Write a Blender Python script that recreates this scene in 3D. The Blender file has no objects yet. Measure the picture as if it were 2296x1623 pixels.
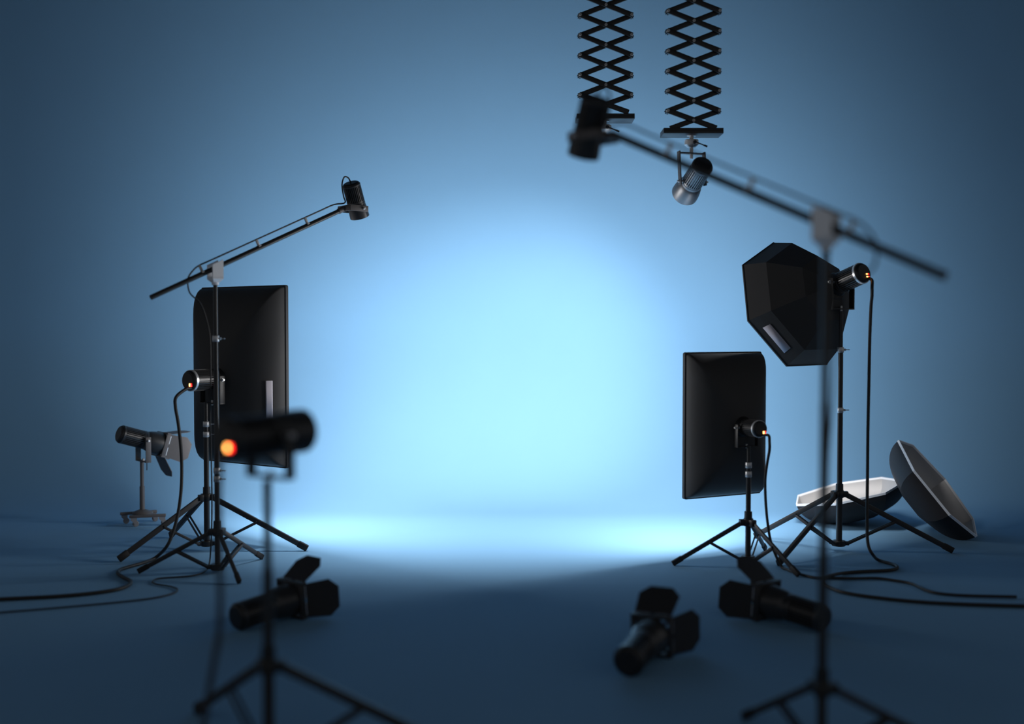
import bpy, bmesh, math
from mathutils import Vector, Matrix
C = bpy.context.scene.collection
S = bpy.context.scene
V = Vector
PI = math.pi
# ------------------------------------------------------------------ camera
FPX = 2400.0; PITCH = math.atan(73.5/2400); EYE = 1.3
cam = bpy.data.cameras.new('camera'); co = bpy.data.objects.new('camera', cam); C.objects.link(co)
co.location = (0, 0, EYE); co.rotation_euler = (PI/2-PITCH, 0, 0)
cam.sensor_width = 36; cam.lens = 36*FPX/2296; cam.clip_end = 60
cam.dof.use_dof = True; cam.dof.focus_distance = 6.5
cam.dof.aperture_fstop = cam.lens/1000/0.064
S.camera = co
# ------------------------------------------------------------------ world and colour
w = bpy.data.worlds.new('world'); S.world = w; w.use_nodes = True
bg = w.node_tree.nodes['Background']
bg.inputs[0].default_value = (0.95, 0.97, 1.0, 1); bg.inputs[1].default_value = 0.155
S.view_settings.view_transform = 'Standard'; S.view_settings.look = 'None'
S.view_settings.exposure = 0.0; S.view_settings.gamma = 1.0; S.view_settings.use_curve_mapping = False
# softbox poses: centre of the front rim, the way it shines
A_C = V((-1.635, 6.54, 1.018)); A_N = V((.55, .83, 0)).normalized()
D_C = V((1.21, 6.15, .754)); D_N = V((-.45, .893, 0)).normalized()
E_C = V((1.699, 6.527, 1.44)); E_R = .4185

def area(name, loc, n, sx, sy, power, shape='RECTANGLE', spread=PI, up=V((0, 0, 1))):
    l = bpy.data.lights.new(name, 'AREA'); l.shape = shape; l.size = sx
    if shape == 'RECTANGLE': l.size_y = sy
    l.energy = power; l.spread = spread; l.color = (1, .985, .97)
    o = bpy.data.objects.new(name, l); C.objects.link(o)
    z = -n.normalized(); x = up.cross(z).normalized(); y = z.cross(x)
    o.matrix_world = Matrix.Translation(loc) @ Matrix((x, y, z)).transposed().to_4x4()
    return o
E_FR = (-.605, -.34, 2.476)     # azimuth, elevation, roll
def hframe(az, el, roll):
    n = V((math.cos(el)*math.sin(az), math.cos(el)*math.cos(az), math.sin(el)))
    s = n.cross(V((0, 0, 1))).normalized(); u = s.cross(n)
    return n, math.cos(roll)*s+math.sin(roll)*u, -math.sin(roll)*s+math.cos(roll)*u
E_N, E_A, E_B = hframe(*E_FR)
R_ = math.radians
def spot(name, loc, aim, ang, power, r=.05):
    l = bpy.data.lights.new(name, 'SPOT'); l.energy = power; l.spot_size = ang; l.spot_blend = 1; l.shadow_soft_size = r; l.color = (1, .985, .97)
    o = bpy.data.objects.new(name, l); C.objects.link(o); o.location = loc
    o.rotation_euler = (V(aim)-V(loc)).to_track_quat('-Z', 'Y').to_euler(); return o
area('softbox_light', A_C+A_N*.05, V((.68, .73, 0)), .62, .96, 51)
area('softbox_light', A_C+A_N*.014, A_N, .66, 1.0, 5, spread=1.6)
area('softbox_light', D_C+D_N*.04, V((-.56, .83, 0)), .45, .7, 30)
area('softbox_light', D_C+D_N*.014, D_N, .47, .75, 2, spread=1.6)
area('softbox_light', E_C+E_N*.012, E_N, .66, .66, 47, 'DISK')
spot('hanging_spotlight_beam', (.93, 6.25, 2.0), (.05, 8.8, 1.0), 1.15, 235)
spot('boom_spotlight_beam', (-.93, 6.33, 1.87), (-.74, 6.73, .97), 1.9, 140)

# ------------------------------------------------------------------ materials
def mat(name, col, rough=.5, metal=0, spec=.5, noise=0, nscale=60, emit=None, estr=0, bump=0, bscale=300, sheen=0):
    m = bpy.data.materials.new(name); m.use_nodes = True; nt = m.node_tree; b = nt.nodes['Principled BSDF']
    b.inputs['Base Color'].default_value = (*col, 1); b.inputs['Roughness'].default_value = rough
    b.inputs['Metallic'].default_value = metal; b.inputs['Specular IOR Level'].default_value = spec
    if sheen: b.inputs['Sheen Weight'].default_value = sheen
    tc = nt.nodes.new('ShaderNodeTexCoord')
    if noise:
        n = nt.nodes.new('ShaderNodeTexNoise'); n.inputs['Scale'].default_value = nscale; n.inputs['Detail'].default_value = 4
        nt.links.new(tc.outputs['Object'], n.inputs['Vector'])
        mx = nt.nodes.new('ShaderNodeMix'); mx.data_type = 'RGBA'
        mx.inputs[6].default_value = (*[c*(1-noise) for c in col], 1); mx.inputs[7].default_value = (*[min(1, c*(1+noise)) for c in col], 1)
        nt.links.new(n.outputs['Fac'], mx.inputs[0]); nt.links.new(mx.outputs[2], b.inputs['Base Color'])
    if bump:
        n2 = nt.nodes.new('ShaderNodeTexNoise'); n2.inputs['Scale'].default_value = bscale
        nt.links.new(tc.outputs['Object'], n2.inputs['Vector'])
        bp = nt.nodes.new('ShaderNodeBump'); bp.inputs['Strength'].default_value = bump; bp.inputs['Distance'].default_value = .002
        nt.links.new(n2.outputs['Fac'], bp.inputs['Height']); nt.links.new(bp.outputs['Normal'], b.inputs['Normal'])
    if emit:
        b.inputs['Emission Color'].default_value = (*emit, 1); b.inputs['Emission Strength'].default_value = estr
    return m
M = dict(
    cyc=mat('blue_paper', (.170, .345, .54), .85, spec=.15, noise=.02, nscale=3),
    dark=mat('dark_ceiling', (.03, .035, .045), .9, spec=.1, noise=.1),
    metal=mat('black_painted_metal', (.028, .026, .026), .45, spec=.4, noise=.1, nscale=80),
    tube=mat('black_tube', (.024, .023, .023), .35, spec=.45, noise=.1),
    plastic=mat('black_plastic', (.016, .016, .017), .4, spec=.4, noise=.1),
    house=mat('anodised_black', (.045, .045, .047), .34, metal=.35, spec=.5, noise=.08, nscale=120),
    grey=mat('grey_brown_paint', (.11, .10, .10), .55, metal=.2, spec=.35, noise=.05),
    alu=mat('silver_housing', (.21, .213, .222), .42, metal=.65, noise=.04, nscale=150),
    fabric=mat('black_softbox_fabric', (.048, .046, .046), .6, spec=.3, noise=.08, nscale=200, bump=.15, bscale=900),
    shell=mat('matt_black_shell', (.026, .023, .024), .6, spec=.25, noise=.08, nscale=200, bump=.15, bscale=900),
    fabin=mat('silver_white_lining', (.45, .44, .44), .5, metal=.15, noise=.03),
    glow=mat('glowing_bulb', (.9, .9, .9), .5, noise=.01, emit=(1, .97, .93), estr=12),
    diffuser=mat('white_diffuser', (.85, .85, .85), .8, noise=.01, emit=(1, .98, .96), estr=2.2),
    patch=mat('grey_label_cloth', (.50, .48, .55), .7, noise=.03),
    chrome=mat('chrome', (.80, .80, .81), .32, metal=.6, noise=.03),
    steel=mat('brushed_steel', (.60, .60, .61), .38, metal=.6, noise=.05),
    pin=mat('pin_grey', (.5, .49, .48), .5, metal=.3, noise=.05),
    white=mat('silver_grey_cast', (.88, .89, .92), .4, spec=.5, noise=.03),
    rubber=mat('rubber', (.018, .017, .017), .6, spec=.3, noise=.1),
    cable=mat('cable_rubber', (.022, .021, .021), .5, spec=.35, noise=.1),
    caster=mat('caster_grey', (.22, .22, .23), .5, metal=.3, noise=.05),
    led_w=mat('led_warm', (.9, .7, .4), .4, emit=(1, .45, .09), estr=8.5, noise=.01),
    led_r=mat('led_red', (.9, .02, .02), .4, emit=(1, .01, .01), estr=7, noise=.01),
)
# ------------------------------------------------------------------ mesh helpers
def root(name, loc, label, cat, group=None):
    o = bpy.data.objects.new(name, None); C.objects.link(o); o.location = loc; o.empty_display_size = .1
    o['label'] = label; o['category'] = cat
    if group: o['group'] = group
    return o
def org(o):
    p = V((0, 0, 0))
    while o: p += o.location; o = o.parent
    return p
def fr(d, up=V((0, 0, 1))):
    """matrix whose local X is d, Z close to up"""
    x = V(d).normalized(); y = V(up).cross(x)
    if y.length < 1e-4: y = V((0, 1, 0)).cross(x)
    y.normalize(); z = x.cross(y)
    return Matrix((x, y, z)).transposed().to_4x4()
class B:
    def __init__(s): s.bm = bmesh.new()
    def face(s, vs):
        try: return s.bm.faces.new(vs)
        except ValueError: return None
    def box(s, M4, size, off=(0, 0, 0), bev=0):
        sx, sy, sz = [q/2 for q in size]; o = V(off)
        vs = [s.bm.verts.new(M4 @ (o+V((x*sx, y*sy, z*sz)))) for x in (-1, 1) for y in (-1, 1) for z in (-1, 1)]
        fs = [s.face([vs[i] for i in q]) for q in ((0, 1, 3, 2), (4, 6, 7, 5), (0, 4, 5, 1), (2, 3, 7, 6), (0, 2, 6, 4), (1, 5, 7, 3))]
        if bev:
            es = list({e for f in fs for e in f.edges})
            bmesh.ops.bevel(s.bm, geom=es, offset=bev, segments=2, affect='EDGES', profile=.5)
    def lathe(s, M4, prof, n=32):
        """prof: (x along axis, radius)"""
        rings = []
        for x, r in prof:
            if r < 1e-6: rings.append([s.bm.verts.new(M4 @ V((x, 0, 0)))])
            else: rings.append([s.bm.verts.new(M4 @ V((x, r*math.cos(2*PI*k/n), r*math.sin(2*PI*k/n)))) for k in range(n)])
        for a, b in zip(rings, rings[1:]):
            for k in range(n):
                k2 = (k+1) % n
                if len(a) == 1 and len(b) > 1: s.face((a[0], b[k2], b[k]))
                elif len(b) == 1 and len(a) > 1: s.face((a[k], a[k2], b[0]))
                elif len(a) > 1: s.face((a[k], a[k2], b[k2], b[k]))
    def cyl(s, a, b, r, n=16, r2=None):
        a = V(a); b = V(b); L = (b-a).length; m = Matrix.Translation(a) @ fr(b-a)
        r2 = r if r2 is None else r2
        s.lathe(m, [(0, 0), (0, r*.9), (min(.1*r, L*.1), r), (L-min(.1*r2, L*.1), r2), (L, r2*.9), (L, 0)], n)
    def bar(s, a, b, wdt, thk, up=V((0, 0, 1)), bev=0):
        a = V(a); b = V(b); m = Matrix.Translation((a+b)/2) @ fr(b-a, up)
        s.box(m, ((b-a).length, thk, wdt), bev=bev)
    def tube(s, pts, r, n=10, sub=6, closed_ends=True):
        pts = [V(p) for p in pts]; P = []
        for i in range(len(pts)-1):
            p0 = pts[max(i-1, 0)]; p1 = pts[i]; p2 = pts[i+1]; p3 = pts[min(i+2, len(pts)-1)]
            for k in range(sub):
                t = k/sub
                P.append(.5*((2*p1)+(p2-p0)*t+(2*p0-5*p1+4*p2-p3)*t*t+(3*p1-p0-3*p2+p3)*t**3))
        P.append(pts[-1])
        nrm = None; rings = []
        for i, p in enumerate(P):
            d = (P[min(i+1, len(P)-1)]-P[max(i-1, 0)]).normalized()
            if nrm is None: nrm = d.orthogonal().normalized()
            nrm = (nrm-d*nrm.dot(d)).normalized(); bn = d.cross(nrm)
            rings.append([s.bm.verts.new(p+r*(math.cos(2*PI*k/n)*nrm+math.sin(2*PI*k/n)*bn)) for k in range(n)])
        for a, b in zip(rings, rings[1:]):
            for k in range(n): s.face((a[k], a[(k+1) % n], b[(k+1) % n], b[k]))
        s.face(rings[0][::-1]); s.face(rings[-1])
    def poly(s, M4, pts, thk):
        """flat polygon in local XY with thickness along local Z"""
        a = [s.bm.verts.new(M4 @ V((x, y, -thk/2))) for x, y in pts]; b = [s.bm.verts.new(M4 @ V((x, y, thk/2))) for x, y in pts]
        s.face(a[::-1]); s.face(b); n = len(pts)
        for k in range(n): s.face((a[k], a[(k+1) % n], b[(k+1) % n], b[k]))
    def done(s, name, m, parent=None, smooth=38, label=None):
        bmesh.ops.recalc_face_normals(s.bm, faces=s.bm.faces)
        o3 = org(parent)
        for v in s.bm.verts: v.co -= o3
        for f in s.bm.faces: f.smooth = True
        for e in s.bm.edges:
            if len(e.link_faces) == 2 and e.calc_face_angle(0) > math.radians(smooth): e.smooth = False
        me = bpy.data.meshes.new(name); s.bm.to_mesh(me); s.bm.free()
        ms = m if isinstance(m, (list, tuple)) else [m]
        for q in ms: me.materials.append(M[q])
        o = bpy.data.objects.new(name, me); C.objects.link(o)
        if parent: o.parent = parent
        if label: o['label'] = label
        return o
def T(p): return Matrix.Translation(V(p))
def ground(px, py, z=0.0):
    """a floor point of the studio from its place in the photograph's perspective"""
    Y = (EYE-z)*FPX/(py-738); return V(((px-1148)/FPX*Y, Y, z))
def at(px, py, Y): return V(((px-1148)/FPX*Y, Y, EYE-(py-738)/FPX*Y))

# ------------------------------------------------------------------ the setting
def strip(name, prof, m, x0=-6.5, x1=6.5, nx=1):
    b = B(); prev = None
    for (y, z) in prof:
        row = [b.bm.verts.new((x0+(x1-x0)*i/nx, y, z)) for i in range(nx+1)]
        if prev:
            for i in range(nx): b.face((prev[i], prev[i+1], row[i+1], row[i]))
        prev = row
    o = b.done(name, m); o['kind'] = 'structure'; return o
Y0, RC, HT = 7.55, 1.35, 4.4
strip('floor', [(-3.5, 0), (Y0, 0)], 'cyc')
strip('wall_back', [(Y0+RC*math.sin(a*PI/2/40), RC-RC*math.cos(a*PI/2/40)) for a in range(41)]+[(Y0+RC, HT)], 'cyc')
strip('ceiling', [(2.0, HT), (Y0+RC, HT)], 'dark')

# ------------------------------------------------------------------ light stands
def tripod(base, hub, ring, feet, top, secs, clamps, label, group=None, knob=V((1, 0, 0)), name='tripod_light_stand', lw=.030, r=.0155):
    x, y = base; R0 = root(name, (x, y, 0), label, 'light stand', group)
    b = B(); z = ring-.01; last = r
    for (h, rr) in secs:
        b.cyl((x, y, z), (x, y, h), rr, 20); z = h-.01
    b.done('pole', 'tube', R0)
    for h in clamps:
        b = B(); m = T((x, y, h)) @ fr((0, 0, 1), (1, 0, 0)); b.lathe(m, [(-.016, .008), (-.016, .0165), (-.014, .018), (.014, .018), (.016, .0165), (.016, .008)], 20)
        c = b.done('clamp_collar', 'steel', R0, label='silver collar')
        b = B(); p = V((x, y, h)); b.cyl(p+knob*.015, p+knob*.03, .0065, 12); b.cyl(p+knob*.03, p+knob*.052, .003, 10)
        b.done('tightening_knob', 'steel', c)
    b = B(); m = T((x, y, hub)) @ fr((0, 0, 1), (1, 0, 0))
    b.lathe(m, [(-.03, r), (-.03, .024), (-.024, .028), (.006, .028), (.012, .024), (.012, .022), (.05, .021), (.052, .0)], 24)
    for fx, fy in feet:
        d = V((fx-x, fy-y, 0)).normalized(); b.box(T((x, y, hub-.01)) @ fr(d), (.03, .034, .034), (.034, 0, 0), .003)
    b.done('leg_hub', 'plastic', R0)
    b = B(); m = T((x, y, ring)) @ fr((0, 0, 1), (1, 0, 0))
    b.lathe(m, [(-.016, 0), (-.016, .034), (-.012, .038), (.012, .038), (.016, .034), (.016, r)], 28)
    for fx, fy in feet:
        d = V((fx-x, fy-y, 0)).normalized(); b.box(T((x, y, ring)) @ fr(d), (.03, .026, .022), (.042, 0, 0), .003)
    b.done('brace_ring', 'plastic', R0)
    for fx, fy in feet:
        d = V((fx-x, fy-y, 0)); L = d.length; d.normalize()
        a = V((x, y, hub-.012))+d*.036; f = V((fx, fy, .0))+V((0, 0, lw*.55+.0042))
        b = B(); b.bar(a, f, lw, lw*.62, bev=.003); lg = b.done('leg', 'metal', R0)
        b = B(); ax = (f-a).normalized(); b.bar(f-ax*.05, f+ax*.012, lw*1.22, lw*.85, bev=.004); b.done('rubber_foot', 'rubber', lg)
        mid = a.lerp(f, .47)-V((0, 0, lw*.3)); e = V((x, y, ring))+d*.05
        sd = V((-d.y, d.x, 0))*.011
        b = B(); b.bar(mid+sd, e+sd, .015, .005, bev=.001); b.bar(mid-sd, e-sd, .015, .005, bev=.001)
        b.cyl(mid-sd*1.4+V((0, 0, .006)), mid+sd*1.4+V((0, 0, .006)), .005, 10)
        b.done('brace', 'metal', R0)
    return R0
# ------------------------------------------------------------------ lamp heads
LA, LR = -2.42, .035
def head(name, pivot, axis, label, s=1.0, style='open', yoke=None, ring='house', body='house', up=V((0, 0, 1)), leds=None, front=.075, lx=1, group=None, stem=.135, knobs=True, ycol='metal', lit=False):
    """axis points out of the lamp; yoke = direction from the pivot to the yoke's base"""
    pivot = V(pivot); axis = V(axis).normalized(); R0 = root(name, pivot, label, 'studio light', group)
    Mx = T(pivot) @ fr(axis, up) @ Matrix.Scale(s, 4) @ Matrix.Scale(lx, 4, V((1, 0, 0)))
    b = B(); b.lathe(Mx, [(-.172, 0), (-.172, .046), (-.170, .051), (-.165, .055), (-.157, .057), (-.154, .055), (-.154, .05)], 40)
    b.lathe(Mx, [(-.1745, 0), (-.1745, .043), (-.172, .0445)], 40)
    b.done('rear_cap', 'plastic', R0)
    b = B(); b.lathe(Mx, [(-.158, .050), (-.158, .0585), (-.156, .0605), (-.143, .0605), (-.141, .058), (-.141, .05)], 40)
    b.done('trim_ring', ring, R0, label=('silver ring' if ring == 'chrome' else None))
    b = B(); b.lathe(Mx, [(-.145, .045), (-.145, .0485), (-.012, .0495), (-.012, .045)], 40)
    N = 30
    for k in range(N):
        a = 2*PI*k/N; m = Mx @ Matrix.Rotation(a, 4, 'X')
        b.box(m, (.125, .0058, .0125), (-.078, 0, .0535))
    b.lathe(Mx, [(-.018, .05), (-.018, .0585), (-.015, .0605), (-.004, .0605), (-.003, .0585), (-.001, .0585), (0, .0605), (.016, .0608), (.018, .058)], 40)
    b.done('ribbed_housing', body, R0)
    b = B(); f = front
    b.lathe(Mx, [(.010, .054), (.016, .0595), (.04, .0605+(f-.0605)*.38), (.07, .0605+(f-.0605)*.72), (.10, .0605+(f-.0605)*.93), (.125, f), (.127, f), (.127, f-.003), (.10, f-.012), (.04, .045), (.035, 0)], 40)
    b.done('reflector' if style != 'soft' else 'speed_ring', body if style != 'soft' else 'plastic', R0)
    if style != 'soft':
        b = B(); b.lathe(Mx, [(.045, 0), (.05, .02), (.062, .02), (.075, 0)], 20); b.done('bulb', 'glow' if lit else 'fabin', R0, label='glowing bulb' if lit else None)
    sd = (fr(axis, up) @ V((0, 1, 0, 0))).to_3d() if yoke is None else axis.cross(V(yoke)).normalized()
    if yoke is not None:
        yk = V(yoke).normalized(); W = .082*s; bn = sd
        b = B(); m = T(pivot) @ fr(bn, -yk)
        t = .007*s; wd = .036*s
        b.box(m, (2*W+t, wd, t), (0, 0, -stem*s), .001)
        for q in (-1, 1): b.box(m, (t, wd, (stem+.022)*s), (q*W, 0, -(stem-.022)*s/2), .001)
        yo = b.done('yoke', ycol, R0)
        if knobs:
            for q in (-1, 1):
                b = B(); p = pivot+bn*q*W
                b.cyl(p-bn*q*.02*s, p+bn*q*.008*s, .009*s, 14); b.cyl(p+bn*q*.008*s, p+bn*q*.018*s, .0065*s, 12)
                b.done('pivot_knob', 'steel', yo)
            b = B(); p = pivot+yk*stem*s; b.cyl(p-yk*.018*s, p+yk*.012*s, .0075*s, 12); b.done('spigot_bolt', 'steel', yo)
    if leds:
        # a warm and a red lamp on the rear cap; leds = (angle, radius, split)
        ang, rad, split = leds
        m = Mx @ Matrix.Rotation(ang, 4, 'X')
        for nm, mm, oy in (('power_light', 'led_w', -.0055), ('standby_light', 'led_r', .0055)):
            b = B()
            for dz, hh in (split or ((0, .017),)):
                b.box(Mx, (.004, .0095, hh), (-.1755, rad*math.cos(ang)+oy*(-1), rad*math.sin(ang)+dz))
            b.done(nm, mm, R0, label='glowing white light' if mm == 'led_w' else 'glowing red light')
        b = B(); b.lathe(Mx @ T((0, rad*math.cos(ang), rad*math.sin(ang)-.017)), [(-.185, 0), (-.185, .0055), (-.174, .007), (-.170, .007)], 14)
        b.done('cable_socket', 'rubber', R0)
    return R0, Mx
def barndoors(R0, Mx, s_, mat_, opens, lens=(.15, .15), x0=.127, hs=.083):
    """square frame at the reflector's mouth with a hinged flap on each side; opens: dict side -> angle outwards"""
    b = B(); w = .012
    for q in (-1, 1):
        b.box(Mx, (.030, 2*hs, w), (x0+.004, 0, q*(hs-w/2)), .002); b.box(Mx, (.030, w, 2*hs-2*w+.002), (x0+.004, q*(hs-w/2), 0), .002)
    for q in range(4):
        b.box(Mx @ Matrix.Rotation(PI/4+q*PI/2, 4, 'X'), (.006, .012, .045), (x0, 0, .088))
    fo = b.done('barndoor_frame', mat_, R0)
    for k, (rot, ang) in enumerate(opens):
        m = Mx @ Matrix.Rotation(rot, 4, 'X') @ T((x0+.019, 0, hs-.003)) @ Matrix.Rotation(-ang, 4, 'Y')
        L = lens[k % 2]; q = .076
        b = B(); b.poly(m, [(0.004, -q), (L*.72, -q*1.12), (L, -q*.62), (L, q*.62), (L*.72, q*1.12), (0.004, q)], .003)
        fl = b.done('flap', mat_, R0)
        b = B(); a = m @ V((0, -.03, 0))
        b.cyl(m @ V((0, -.065, 0)), m @ V((0, -.012, 0)), .0035, 10); b.cyl(m @ V((0, .012, 0)), m @ V((0, .065, 0)), .0035, 10)
        b.done('hinge', 'chrome', fl, label='shiny hinge pins')
# ------------------------------------------------------------------ softboxes
def softbox(centre, n, W, H, D, label, strip_at=None, rr=.075):
    R0 = root('softbox', centre, label, 'softbox')
    n = V(n).normalized(); up = V((0, 0, 1)); sx = up.cross(n).normalized()   # sx: sideways
    Mx = Matrix((sx, up, n)).transposed().to_4x4(); Mx = T(centre) @ Mx
    NS = 14; rows = []; seg = 8
    b = B()
    def ringpts(t):
        # t: 0 at the rim, 1 at the speed ring
        k = (1-t**1.8)**.7
        hx = rr+(W/2-rr)*k; hy = rr+(H/2-rr)*k
        rad = .012+.02*t if t < .8 else .028+(t-.8)*5*(rr-.035)
        pts = []
        for qx, qy, a0 in ((1, 1, 0), (-1, 1, PI/2), (-1, -1, PI), (1, -1, 3*PI/2)):
            for j in range(4):
                a = a0+PI/2*j/3; pts.append((qx*(hx-rad)+rad*math.cos(a), qy*(hy-rad)+rad*math.sin(a)))
        out = []
        for i in range(16):
            p = pts[i]; q = pts[(i+1) % 16]; out.append(p)
            if i % 4 == 3:
                for j in range(1, seg): out.append((p[0]+(q[0]-p[0])*j/seg, p[1]+(q[1]-p[1])*j/seg))
        return out
    ts = [math.sin(i/NS*PI/2)**1.0 for i in range(NS+1)]
    for t in ts:
        z = -.012-(D-.012)*t
        rows.append([b.bm.verts.new(Mx @ V((x, y, z))) for x, y in ringpts(t)])
    for a, c in zip(rows, rows[1:]):
        for k in range(len(a)): b.face((a[k], a[(k+1) % len(a)], c[(k+1) % len(a)], c[k]))
    b.face(rows[-1])
    b.done('fabric_body', 'fabric', R0, smooth=50)
    # rim band
    b = B(); e = .006; r0 = ringpts(0)
    def off(o): return [(x+o*math.copysign(1, x)*(abs(x) > .0), y+o*math.copysign(1, y)) for x, y in r0]
    def sc(o): return [(x*(W/2+o)/(W/2), y*(H/2+o)/(H/2)) for x, y in r0]
    prs = [(sc(0), -.016), (sc(e), -.014), (sc(e), .006), (sc(0), .010), (sc(-e), .008), (sc(-e), -.0)]
    rr_ = [[b.bm.verts.new(Mx @ V((x, y, z))) for x, y in P] for P, z in prs]
    for a, c in zip(rr_, rr_[1:]):
        for k in range(len(a)): b.face((a[k], a[(k+1) % len(a)], c[(k+1) % len(a)], c[k]))
    b.done('rim_band', 'fabric', R0)
    b = B(); b.box(Mx, (W-.016, H-.016, .004), (0, 0, 0)); b.done('front_diffuser', 'diffuser', R0, label='glowing white front cloth')
    if strip_at:
        # label strip lying on the back of one side panel
        side, u0, u1, y0, y1 = strip_at
        b = B(); cols = []
        def surf(u, y):   # point on side panel; u: depth fraction
            k = (1-u**1.8)**.7; hx = rr+(W/2-rr)*k
            return V((side*(hx+.0035), y, -.012-(D-.012)*u-.003))
        nn = 6; g = [[b.bm.verts.new(Mx @ surf(u0+(u1-u0)*i/nn, y)) for y in (y0, y1)] for i in range(nn+1)]
        for i in range(nn): b.face((g[i][0], g[i+1][0], g[i+1][1], g[i][1]))
        o = b.done('label_strip', 'patch', R0, label='pale grey strip')
        md = o.modifiers.new('s', 'SOLIDIFY'); md.thickness = .0015
    return R0
def heptring(c, n, a, b_, R, d, N=7):
    return [c+n*d+R*(math.cos(2*PI*k/N)*a+math.sin(2*PI*k/N)*b_) for k in range(N)]

# ================================================================== LEFT GROUP
# large tripod with the tall softbox
ax_, ay_ = -1.79, 6.25
tripod((ax_, ay_), .326, .045, [(-2.19, 5.95), (-1.21, 6.24), (-2.125, 6.64)], .9,
       [(.36, .0175), (.675, .0155), (.75, .014), (.875, .0115)], [.685, .745],
       'black tripod light stand at left carrying the tall softbox', knob=V((.97, .1, 0)))
hA = V((-1.755, 6.285, 1.005))
head('studio_strobe', hA-A_N*.01, A_N, 'black studio strobe with silver ring plugged into the back of the tall left softbox', 1.03, 'soft', yoke=(0, 0, -1), ring='chrome', leds=(LA, LR, None), front=.09)
softbox(A_C, A_N, .727, 1.075, .255, 'tall black rectangular softbox at left with a pale grey vertical strip', (-1, .33, .46, -.28, -.02))
# small tripod with boom
def boom_stand(x, y, mir, feet, label):
    R0 = tripod((x, y), .225, .028, feet, 1.55, [(.27, .0155), (.63, .0145), (1.08, .013), (1.545, .0115)], ([.50, .545, 1.25] if mir > 0 else []), label, name='boom_stand', lw=.024, r=.0155, knob=V((.95*mir*1, -.1, 0)))
    R0['category'] = 'boom stand'
    d = V((.766*mir, .643, 0)); z = V((0, 0, 1)); sl = .467
    ax = (d+z*sl).normalized(); zo = 0 if mir > 0 else -.016; pv = V((x, y, 1.625+zo)); sd = V((d.y*1, -d.x, 0)) if mir > 0 else V((-d.y, d.x, 0))  # towards the camera side
    if sd.y > 0: sd = -sd
    b = B()
    b.lathe(T((x, y, 1.535)) @ fr((0, 0, 1), (1, 0, 0)), [(0, 0), (0, .017), (.002, .019), (.012, .019), (.014, .017), (.03, .017)], 20)
    # tapered foot of the clamp
    F = Matrix((d, sd, z)).transposed().to_4x4(); Fm = T((x, y, 0)) @ F
    lo = [(-.016, -.016), (.016, -.016), (.016, .016), (-.016, .016)]; hi = [(-.030, -.037), (.030, -.037), (.030, .037), (-.030, .037)]
    v0 = [b.bm.verts.new(Fm @ V((p[0], p[1], 1.548))) for p in lo]; v1 = [b.bm.verts.new(Fm @ V((p[0], p[1], 1.566))) for p in hi]; v2 = [b.bm.verts.new(Fm @ V((p[0], p[1], 1.576))) for p in hi]
    b.face(v0[::-1]); b.face(v2)
    for a, c in ((v0, v1), (v1, v2)):
        for k in range(4): b.face((a[k], a[(k+1) % 4], c[(k+1) % 4], c[k]))
    for q in (-1, 1):
        m = Fm @ T((0, q*.0325, 0)) @ Matrix.Rotation(PI/2, 4, 'X')
        b.poly(m, [(-.030, 1.574), (.030, 1.574), (.030, 1.655+.014), (-.030, 1.655-.014)], .009)
    b.done('boom_clamp', 'white', R0, label='silver grey clamp block')
    b = B(); lo_ = pv-ax*.387; hi_ = pv+ax*.862; b.cyl(lo_, hi_, .0135, 20)
    am = b.done('boom_arm', 'tube', R0)
    upv = (z-ax*z.dot(ax)).normalized()
    for t, c_ in ((.615, 'steel'), (.285, 'steel'), (-.075, 'pin')):
        p = pv+ax*t; b = B(); b.box(T(p) @ fr(ax), (.012, .012, .042), (0, 0, .027), .001); b.box(T(p) @ fr(ax), (.014, .031, .006), (0, 0, .010)); b.done('cable_clip', c_, am, label='small silver clip')
    # lamp bracket at the tip
    yb = hi_+d*.012+z*(.008 if mir > 0 else -.008)
    b = B(); Fy = T(yb) @ F
    b.box(Fy, (.007, .135, .034), (0, 0, 0), .001)
    for q in (-1, 1): b.box(Fy, (.12, .007, .034), (.06, q*.066, 0.004*q*0), .001)
    b.cyl(hi_-ax*.03, yb, .0165, 16)
    b.done('lamp_bracket', 'grey', R0, label='grey bent bracket')
    pl = yb+d*.088
    return R0, pv, ax, d, sd, hi_, pl, upv, Fy
bf = [(-1.98, 5.66), (-1.417, 6.01), (-1.395, 5.43)]
bB = boom_stand(-1.577, 5.70, 1, bf, 'thin boom stand at left, its arm rising right over the tall softbox')
def boomlamp(bs, mir, label):
    R0, pv, ax, d, sd, hi_, pl, upv, Fy = bs
    axis = V((.19*mir, .40, -.90)).normalized()
    h, Mx = head('boom_spotlight', pl-axis*.03+V((0, 0, .012 if mir > 0 else -.004)), axis, label, .87, 'open', up=V((0, 1, .3)), lx=.80, front=.0655, lit=mir > 0)
    for q in (-1, 1):
        b = B(); p = pl+sd*q*.066; b.cyl(p-sd*q*.02, p+sd*q*.012, .008, 12); b.cyl(p+sd*q*.012, p+sd*q*.02, .0055, 12); b.done('pivot_knob', 'steel', h)
    return h, Mx, axis
hb, MB, axB = boomlamp(bB, 1, 'small ribbed spotlight pointing down at the tip of the left boom')
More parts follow.
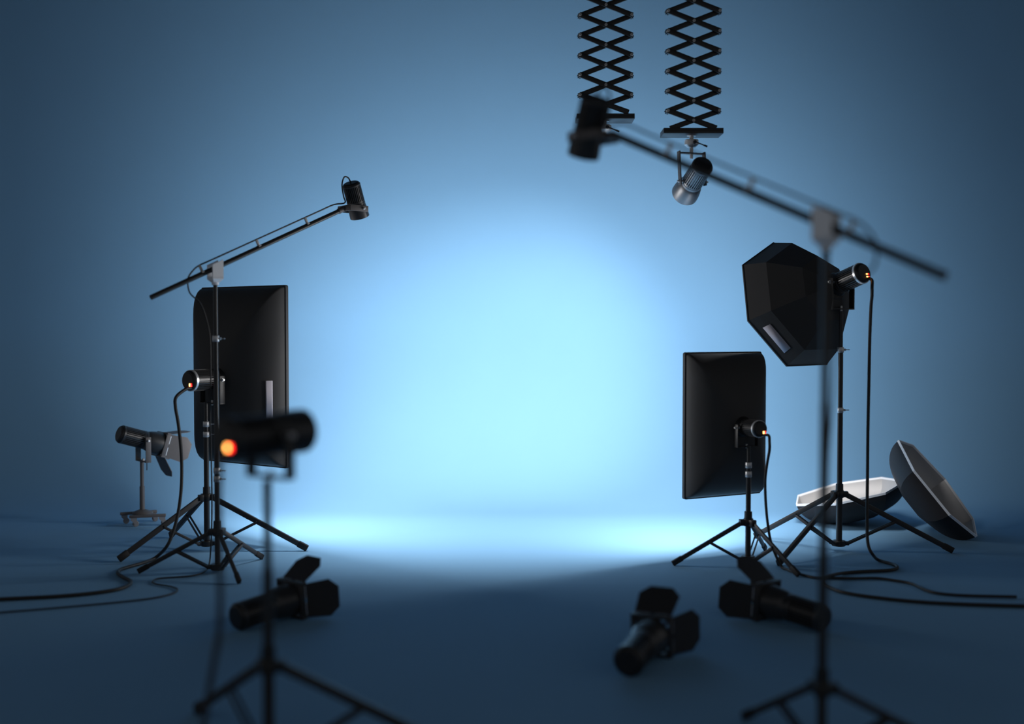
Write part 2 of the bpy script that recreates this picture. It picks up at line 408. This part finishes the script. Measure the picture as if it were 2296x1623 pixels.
def boomcable(bs, Mx, axis, mir, tail, label):
    R0, pv, ax, d, sd, hi_, pl, upv, Fy = bs
    top = Mx @ V((-.174, 0, 0)); bk = -axis
    oo = upv*.047
    pts = [top, top+bk*.028-d*.008, top+bk*.030-d*.034, top-d*.064-bk*.02, pl-d*.070+bk*.075, pl-d*.074+bk*.035, hi_-ax*.04+upv*.046, hi_-ax*.14+oo]
    pts += [pv+ax*.615+oo, pv+ax*.285+oo, pv+ax*.0+oo, pv-ax*.075+oo]
    lp = pv-ax*.115+oo
    pts += [lp-V((0, 0, .012)), lp-ax*.03-V((0, 0, .045)), lp-ax*.02-V((0, 0, .12))]
    pts += tail
    b = B(); b.tube(pts, .0042, 8, 5); o = b.done('power_cable', 'cable'); o['label'] = label; o['category'] = 'cable'
    return o
tB = [at(450, 680, 5.64), at(463, 715, 5.66), at(471, 760, 5.67), at(472, 850, 5.68), at(470, 950, 5.72), at(472, 1080, 5.75), at(471, 1180, 5.78), ground(466, 1262, .03), ground(456, 1283, .006)]
tB += [ground(x, y, .006) for x, y in ((432, 1293), (395, 1297), (352, 1300), (336, 1307), (345, 1313), (375, 1318), (393, 1325), (380, 1335), (330, 1346), (240, 1356), (120, 1367), (0, 1377), (-160, 1392))]
boomcable(bB, MB, axB, 1, tB, 'thin black cable clipped along the left boom and trailing off across the floor')
# cable of the tall softbox's strobe
MA = T(hA-A_N*.01) @ fr(A_N) @ Matrix.Scale(1.03, 4)
def floor_cable(start, outd, pts, label, r=.0095):
    b = B(); b.tube([start, start+outd*.03]+pts, r, 10, 6); o = b.done('power_cable', 'cable'); o['label'] = label; o['category'] = 'cable'; return o
sA = MA @ V((-.178, LR*math.cos(LA), LR*math.sin(LA)-.017))
floor_cable(sA, V((-.45, -.7, -.1)).normalized(), [at(394, 890, 6.02), at(392, 912, 6.02), at(398, 950, 6.02), at(403, 1000, 6.02), at(405, 1050, 6.02), at(403, 1100, 6.0), at(396, 1150, 5.98), at(384, 1195, 5.95), at(369, 1228, 5.93), ground(345, 1252, .016)]
            + [ground(x, y, .0095) for x, y in ((318, 1264), (283, 1274), (263, 1281), (259, 1289), (272, 1298), (287, 1306), (283, 1315), (258, 1325), (200, 1334), (120, 1341), (0, 1347), (-180, 1355))],
            'thick black cable hanging from the strobe on the tall left softbox')

# dolly lamp
dx, dy = -2.465, 7.105
R0 = root('rolling_light_stand', (dx, dy, 0), 'low grey light stand on an H-shaped base with four casters, far left', 'light stand')
b = B(); b.cyl((dx, dy, .095), (dx, dy, .255), .0165, 20); b.cyl((dx, dy, .25), (dx, dy, .42), .0125, 20); b.done('pole', 'grey', R0)
b = B(); b.lathe(T((dx, dy, .078)) @ fr((0, 0, 1), (1, 0, 0)), [(-.01, 0), (-.01, .065), (-.006, .068), (0, .068), (.004, .064), (.022, .02), (.022, 0)], 32); b.done('base_disc', 'grey', R0)
fl_ = [ground(297, 1183), ground(361, 1180)]; rl_ = [ground(276, 1176), ground(341, 1171)]
for a, c in ((fl_[0], fl_[1]), (rl_[0], rl_[1])):
    dd = (c-a).normalized(); b = B(); z = V((0, 0, .068)); b.bar(a-dd*.03+z, c+dd*.02+z, .018, .03, bev=.003); b.done('base_bar', 'grey', R0)
    for p in (a, c):
        p = V((p.x, p.y, 0)); b = B()
        wd = V((.35, -.94, 0)).normalized(); nn = V((.94, .35, 0))
        m = T(p) @ Matrix((nn, -wd, V((0, 0, 1)))).transposed().to_4x4()
        for q in (-1, 1):
            b.poly(m @ T((0, q*.010, 0)) @ Matrix.Rotation(PI/2, 4, 'X'), [(-.022, .060), (.016, .060), (.016, .03), (.010, .012), (.002, .012), (-.006, .03), (-.022, .045)], .003)
        b.box(m, (.04, .022, .004), (-.003, 0, .060)); cs = b.done('caster_fork', 'caster', R0)
        b = B(); b.lathe(m @ T((.008, -.006, .020)) @ Matrix.Rotation(PI/2, 4, 'Z'), [(0, 0), (0, .012), (0, .018), (.002, .020), (.010, .020), (.012, .018), (.012, .012), (.012, 0)], 24); b.done('wheel', 'caster', cs)
axG = V((.70, .63, -.30)).normalized()
pvG = V((dx+.012, dy-.006, .565))
hG, MG = head('barndoor_spotlight', pvG, axG, 'ribbed black spotlight with open barn doors on the low rolling stand', 1.0, 'open', yoke=(0, 0, -1), front=.079, stem=.142, ycol='grey')
barndoors(hG, MG, 1, 'grey', [(0, math.radians(20)), (PI/2, math.radians(8)), (PI, math.radians(48)), (-PI/2, math.radians(8))])
b = B(); b.cyl(pvG+V((.03, -.02, -.14)), pvG+V((.03, -.02, -.20)), .003, 8); b.done('locking_lever', 'metal', hG)

# ================================================================== NEAR LEFT LAMP
cx, cy = -.712, 3.10
tripod((cx, cy), .325, .045, [(-1.06, 3.575), (-.19, 3.24), (-.585, 2.54)], .86,
       [(.36, .0175), (.60, .0155), (.86, .0125)], [], 'blurred tripod light stand in the left foreground carrying a bare strobe')
axC = V((.57, .82, .0)).normalized(); pC = V((cx+.005, cy+.02, .994))
head('studio_strobe', pC, axC, 'blurred black strobe in the left foreground with an orange glowing light', 1.0, 'open', yoke=(0, 0, -1), ring='house', leds=(LA, LR, None), front=.066, stem=.125)
MC = T(pC) @ fr(axC)
sC = MC @ V((-.178, LR*math.cos(LA), LR*math.sin(LA)-.017))
floor_cable(sC, V((-.6, -.6, -.3)).normalized(), [at(490, 1050, 2.93), at(487, 1120, 2.93), at(488, 1250, 2.93), at(489, 1350, 2.93), at(485, 1430, 2.92), at(470, 1510, 2.90), at(455, 1600, 2.88), at(435, 1700, 2.86), ground(400, 1830, .02)]
            + [ground(x, y, .0095) for x, y in ((330, 1850), (200, 1860), (0, 1880), (-300, 1900))], 'blurred black cable hanging from the foreground strobe with the orange light', .0085)

# ================================================================== RIGHT GROUP
tripod((1.306, 5.89), .243, .031, [(.893, 5.85), (1.498, 5.583), (1.484, 6.24)], .7, [(.29, .0155), (.50, .014), (.565, .0125), (.66, .010)], [.50, .55],
       'small tripod light stand carrying the right rectangular softbox', lw=.024, knob=V((.1, .99, 0)))
hD = V((1.30, 5.915, .757))
head('studio_strobe', hD, (D_C-hD).normalized()*1.0, 'black strobe with silver ring behind the right rectangular softbox', .79, 'soft', yoke=(0, 0, -1), ring='chrome', leds=(LA, LR, None), front=.09)
softbox(D_C, D_N, .535, .82, .215, 'smaller black rectangular softbox at right, standing before the bright backdrop', None, .06)
axD = (D_C-hD).normalized(); MD = T(hD) @ fr(axD) @ Matrix.Scale(.79, 4)
sD = MD @ V((-.178, LR*math.cos(LA), LR*math.sin(LA)-.017))
def c8(x, y, z=.009): return ground(1700+x/3.688, 960+y/3.688, z)
floor_cable(sD, V((.5, -.7, -.05)).normalized(), [at(1727, 992, 5.74), at(1727, 1010, 5.75), at(1722, 1040, 5.77), at(1718, 1075, 5.78), at(1719, 1120, 5.80), at(1723, 1165, 5.80), at(1730, 1210, 5.80), at(1741, 1243, 5.79), ground(1756, 1273, .014)]
            + [c8(x, y) for x, y in ((250, 1178), (302, 1200), (395, 1228), (500, 1250), (620, 1250), (800, 1255), (1000, 1253), (1150, 1272), (1290, 1298), (1400, 1348), (1520, 1380), (1750, 1398), (2165, 1408))],
            'black cable from the right rectangular softbox, its end lying at the far right', .0075)
# large tripod with the seven-sided softbox
ex, ey = 1.92, 6.25
tripod((ex, ey), .344, .045, [(1.468, 5.845), (2.55, 6.18), (1.52, 6.62)], 1.4, [(.39, .0175), (.83, .0155), (1.18, .014), (1.43, .0115)], [.827, 1.18],
       'large tripod light stand at right carrying the seven-sided softbox')
pE = V((1.908, 6.248, 1.566))
axE = V((-.46, .84, -.29)).normalized(); pE = at(1934, 611, 6.09)+axE*.172
hE, ME = head('studio_strobe', pE, axE, 'raised black strobe with silver ring behind the seven-sided softbox', 1.03, 'soft', yoke=(0, 0, -1), ring='chrome',
     leds=(-2.35, .028, ((-.0075, .006), (.0075, .006))), front=.09, stem=.15)
b = B(); o_ = B()
R0 = root('softbox', E_C, 'seven-sided black softbox high at right with a pale slanted strip', 'softbox')
rings = [heptring(E_C, E_N, E_A, E_B, R, d) for R, d in ((E_R, .0), (.359, -.135), (.212, -.286), (.095, -.335), (.085, -.345))]
vr = [[b.bm.verts.new(p) for p in q] for q in rings]
for a, c in zip(vr, vr[1:]):
    for k in range(7): b.face((a[k], a[(k+1) % 7], c[(k+1) % 7], c[k]))
b.face(vr[-1]); b.done('fabric_body', 'fabric', R0, smooth=5)
b = B(); rb = [heptring(E_C, E_N, E_A, E_B, R, d) for R, d in ((E_R, -.004), (E_R+.004, -.002), (E_R+.003, .006), (E_R-.003, .008), (E_R-.004, 0))]
vr = [[b.bm.verts.new(p) for p in q] for q in rb]
for a, c in zip(vr, vr[1:]):
    for k in range(7): b.face((a[k], a[(k+1) % 7], c[(k+1) % 7], c[k]))
b.done('rim_band', 'fabric', R0, smooth=5)
b = B(); q1 = [b.bm.verts.new(p) for p in heptring(E_C, E_N, E_A, E_B, E_R-.006, .006)]; b.face(q1); o = b.done('front_diffuser', 'diffuser', R0, label='glowing white front cloth')
md = o.modifiers.new('s', 'SOLIDIFY'); md.thickness = .003
# strip on the panel between rim vertices 1 and 2
P1, P2, Q1, Q2 = rings[0][1], rings[0][2], rings[1][1], rings[1][2]
nn = (P2-P1).cross(Q1-P1).normalized()
if nn.dot(P1-E_C) < 0: nn = -nn
def bl(u, v): return P1.lerp(P2, u).lerp(Q1.lerp(Q2, u), v)+nn*.002
b = B(); g = [b.bm.verts.new(bl(u, v)) for u, v in ((.22, .28), (.80, .28), (.80, .62), (.22, .62))]; b.face(g); o = b.done('label_strip', 'patch', R0, label='pale grey strip')
md = o.modifiers.new('s', 'SOLIDIFY'); md.thickness = .0015
sE = ME @ V((-.178, .028*math.cos(-2.35), .028*math.sin(-2.35)-.017))
floor_cable(sE, V((.25, -.6, -.35)).normalized(), [at(1954, 645, 6.0), at(1954, 665, 6.0), at(1952, 690, 6.0), at(1950, 760, 6.0), at(1949, 860, 5.98), at(1948, 960, 5.96), at(1948, 1060, 5.94), at(1948, 1150, 5.9), at(1949, 1205, 5.88), at(1953, 1230, 5.86), at(1961, 1245, 5.85), ground(1972, 1257, .014)]
            + [c8(*q) for q in ((1070, 1118), (1140, 1138), (1170, 1158), (1155, 1176), (1080, 1188), (900, 1196), (740, 1208), (660, 1220, .017), (600, 1236, .031), (568, 1254, .033), (560, 1280, .030), (572, 1306, .014), (610, 1330), (700, 1365), (840, 1393), (1000, 1415), (1250, 1442), (1500, 1460), (1850, 1475), (2198, 1485), (2500, 1492))],
            'long black cable hanging straight down from the seven-sided softbox strobe', .009)
# open seven-sided dishes lying on the floor
def dish(c, az, el, roll, R, D, flip, mirror, label):
    n, a, b_ = hframe(az, el, roll); b_ = b_*mirror
    op = n*flip; NS = 14; th = .0045
    def rg(k, off): 
        t = k/NS*PI/2*.97
        return heptring(c, op, a, b_, max((R-off)*math.cos(t)**.8, .002), -(D-off)*math.sin(t))
    outer = [rg(k, 0) for k in range(NS+1)]; inner = [rg(k, th) for k in range(NS+1)]
    lift = -min(p.z for q in outer for p in q)+.0015
    sh = V((0, 0, lift)); R0 = root('open_softbox_dish', (c.x, c.y, 0), label, 'softbox', 'open dishes on the floor')
    for nm, rr_, mm in (('black_shell', outer, 'shell'), ('pale_lining', inner, 'fabin')):
        b = B(); vr = [[b.bm.verts.new(p+sh) for p in q] for q in rr_]
        for x, y in zip(vr, vr[1:]):
            for k in range(7): b.face((x[k], x[(k+1) % 7], y[(k+1) % 7], y[k]))
        b.face(vr[-1]); b.done(nm, mm, R0, smooth=24, label='pale inside' if mm == 'fabin' else None)
    b = B()
    prs = [heptring(c+sh, op, a, b_, r_, d_) for r_, d_ in ((R-th-.002, -.006), (R-th-.001, .006), (R+.003, .006), (R+.003, -.008), (R-.001, -.008))]
    vr = [[b.bm.verts.new(p) for p in q] for q in prs]
    for x, y in zip(vr, vr[1:]):
        for k in range(7): b.face((x[k], x[(k+1) % 7], y[(k+1) % 7], y[k]))
    b.done('rim', 'white', R0, smooth=24, label='thin pale rim')
    return lift
dish(V((2.718*.985, 6.797*.985, EYE-1.019*.985)), 5.191, -.684, 8.063, .373, .20, -1, 1, 'open seven-sided softbox dish propped upright on its edge, far right')
s_ = .886
dish(V((2.547*s_, 8.086*s_, EYE-1.267*s_)), -1.446, -1.8, -2.194, .42*s_, .19, -1, -1, 'open seven-sided softbox dish lying on its back behind the right tripod')

# near right boom stand
nf = [(.936+.40, 3.25), (.936-.16, 3.52), (.936-.115, 2.83)]
bN = boom_stand(.936, 3.2, -1, nf, 'blurred boom stand in the right foreground, its arm rising left across the frame')
hn, MN, axN = boomlamp(bN, -1, 'blurred small spotlight pointing down at the tip of the foreground boom')
tN = [at(1893, 640, 3.1), at(1878, 720, 3.12), at(1872, 800, 3.17), at(1867, 900, 3.235), at(1858, 1050, 3.26), at(1857, 1300, 3.28), at(1857, 1500, 3.28), at(1858, 1630, 3.28), ground(1868, 1684, .02)]
tN += [ground(x, y, .006) for x, y in ((1890, 1694), (1930, 1704), (2000, 1725), (2200, 1760), (2500, 1790))]
boomcable(bN, MN, axN, -1, tN, 'blurred thin cable clipped along the foreground boom')

# ================================================================== FLOOR LAMPS
def floorlamp(cap_bottom, azim, tilt, opens, label, roll=0):
    """cap_bottom: floor point under the rear cap"""
    az = math.radians(azim); t = math.radians(tilt)
    axis = V((math.cos(az)*math.cos(t), math.sin(az)*math.cos(t), math.sin(t)))
    h = V((math.cos(az), math.sin(az), 0))
    # cap rim and frame's lower edge both touch the floor
    piv = V(cap_bottom)+h*(.165*math.cos(t))+V((0, 0, .0605*math.cos(t)+.165*math.sin(t)+.002))
    hd, Mx = head('barndoor_spotlight', piv, axis, label, 1.0, 'open', front=.076, group='spotlights lying on the floor')
    barndoors(hd, Mx @ Matrix.Rotation(roll, 4, 'X'), 1, 'metal', opens)
    b = B()
    return hd
ra = math.radians
floorlamp(ground(526, 1421), 50, 4.6, [(0, ra(31)), (PI/2, ra(34)), (-PI/2, ra(8)), (PI, ra(-4))], 'blurred barn-door spotlight lying on the floor at left, pointing right')
floorlamp(ground(1853, 1424), 180-49, 4.6, [(0, ra(31)), (PI/2, ra(8)), (-PI/2, ra(32)), (PI, ra(-4))], 'blurred barn-door spotlight lying on the floor at right, pointing left')
floorlamp(ground(1410, 1528), 65, 4.6, [(0, ra(28)), (PI/2, ra(30)), (-PI/2, ra(4)), (PI, ra(-4))], 'blurred barn-door spotlight lying nearest, between the other floor lamps, pointing away')

# ================================================================== SCISSOR HANGERS
def hanger(pxc, Y, py_plate, label, y_first):
    k = Y/FPX; hx = 57*k; pitch = 44*k
    xc = (pxc-1148)*k; zt = EYE-(py_plate-738)*k          # plate top
    R0 = root('scissor_hanger', (xc, Y, zt), label, 'ceiling hanger')
    z0 = EYE-(y_first-738)*k                               # lowest outer pivots
    b = B(); Mp = T((xc, Y+.06, zt)); b.box(Mp, (.335, .15, .018), (0, 0, -.020), .001); b.box(Mp, (.335, .15, .012), (0, 0, -.005), .001)
    b.done('base_plate', 'metal', R0)
    n = int((4.32-z0)/pitch); cells = [(z0+i*pitch, z0+(i+1)*pitch) for i in range(-1, n)]
    bw = .0285; th = .012
    def bar(a, c, yy):
        b = B(); dd = (V(c)-V(a)).normalized()
        e = .006
        b.bar(V((a[0], yy, a[1]))-V((dd[0], 0, dd[1]))*e, V((c[0], yy, c[1]))+V((dd[0], 0, dd[1]))*e, bw, th, up=V((0, 0, 1)), bev=.0012)
        return b.done('scissor_bar', 'metal', R0)
    for i, (a, c) in enumerate(cells):
        if i == 0: a = c-pitch*.86; xa = hx*.86
        else: xa = hx
        f = bar((xc-xa if 0 else xc+xa, a), (xc-hx, c), Y-.007) if True else None
        g = bar((xc-xa, a), (xc+hx, c), Y+.007)
        zm = (a+c)/2 if i else c-pitch*.5
        b = B(); b.cyl((xc, Y-.018, zm), (xc, Y+.016, zm), .0085, 16); b.done('pivot_pin', 'pin', f)
        for q in (-1, 1):
            p = g if q > 0 else f
            b = B(); b.cyl((xc+q*hx, Y-.018, c), (xc+q*hx, Y+.03, c), .0085, 16); b.done('pivot_pin', 'pin', p)
            b = B(); m = T((xc+q*hx, Y+.022, c)) @ Matrix.Rotation(PI/2, 4, 'Z')
            b.lathe(m, [(-.006, 0), (-.006, .012), (.006, .012), (.006, 0)], 20)
            for j in range(8):
                b.box(m @ Matrix.Rotation(j*PI/4, 4, 'X'), (.012, .006, .006), (0, 0, .0135))
            b.done('star_knob', 'chrome' if False else 'house', p)
    # second scissor layer behind
    # silver clamp below the plate
    zc = zt-.029; yc = Y+.06; Mz = T((xc, yc, zc)) @ fr((0, 0, -1), (1, 0, 0))
    b = B(); b.lathe(Mz, [(0, 0), (0, .026), (.003, .026), (.005, .012), (.022, .011), (.024, .036), (.027, .040), (.030, .040), (.031, .038), (.033, .038), (.034, .040), (.052, .040), (.066, .024), (.068, .011), (.105, .010), (.105, 0)], 28)
    cl = b.done('swivel_clamp', 'steel', R0, label='silver clamp')
    b = B(); p = V((xc+.012, yc-.038, zc-.043)); b.cyl(p, p+V((.0, -.014, 0)), .010, 14); b.cyl(p+V((0, -.012, 0)), p+V((.062, -.02, -.026)), .0035, 10); b.cyl(p+V((.05, -.0185, -.021)), p+V((.068, -.021, -.029)), .0055, 10)
    b.done('lever', 'plastic', cl, label='black lever')
    return V((xc, yc, zc-.105))
hl = hanger(1356.5, 6.25, 259, 'left scissor hanger with no lamp, hanging from above behind the foreground boom', 217)
hr = hanger(1552, 6.05, 291, 'right scissor hanger from the ceiling, carrying a silver spotlight', 252)
pH = V((hr.x+.0, hr.y, hr.z-.15))
axH = V((-.20, .86, -.42)).normalized()
pH = at(1551, 409, 6.11)
hh, MH = head('hanging_spotlight', pH, axH, 'silver-grey ribbed spotlight hanging under the right scissor hanger', 1.0, 'open', yoke=None, body='alu', ring='alu', front=.078, lit=True)
b = B(); k = 6.1/FPX
yz = hr.z+.004
W_ = .078; u = V((.96, .28, 0)).normalized()
pc = V((hr.x, hr.y, yz))
b.bar(pc-u*(W_+.0035), pc+u*(W_+.0035), .007, .036, bev=.001)
for q in (-1, 1):
    a = pc+u*q*W_; c = V((pH.x, pH.y, pH.z))+u*q*W_
    b.bar(a, a+(c-a)*.45, .036, .007, up=V((0, 1, 0)), bev=.001) if 0 else None
    F2 = T((a+c)/2) @ Matrix((u, V((-u.y, u.x, 0)), V((0, 0, 1)))).transposed().to_4x4()
    a2 = V((a.x, a.y, a.z)); 
    dn = (c-a)
    m = Matrix((u, dn.cross(u).normalized(), dn.normalized())).transposed().to_4x4()
    b.box(T((a+c)/2) @ m, (.007, .034, dn.length+.03), (0, 0, .005), .001)
yo = b.done('yoke', 'grey', hh)
for q in (-1, 1):
    c = pH+u*q*W_; b = B(); b.cyl(c-u*q*.02, c+u*q*.008, .008, 12); b.cyl(c+u*q*.008, c+u*q*.018, .006, 12); b.done('pivot_knob', 'chrome', yo)
b = B(); b.cyl(pc+V((0, 0, .004)), pc-V((0, 0, .03)), .009, 12); b.done('spigot_bolt', 'steel', yo)
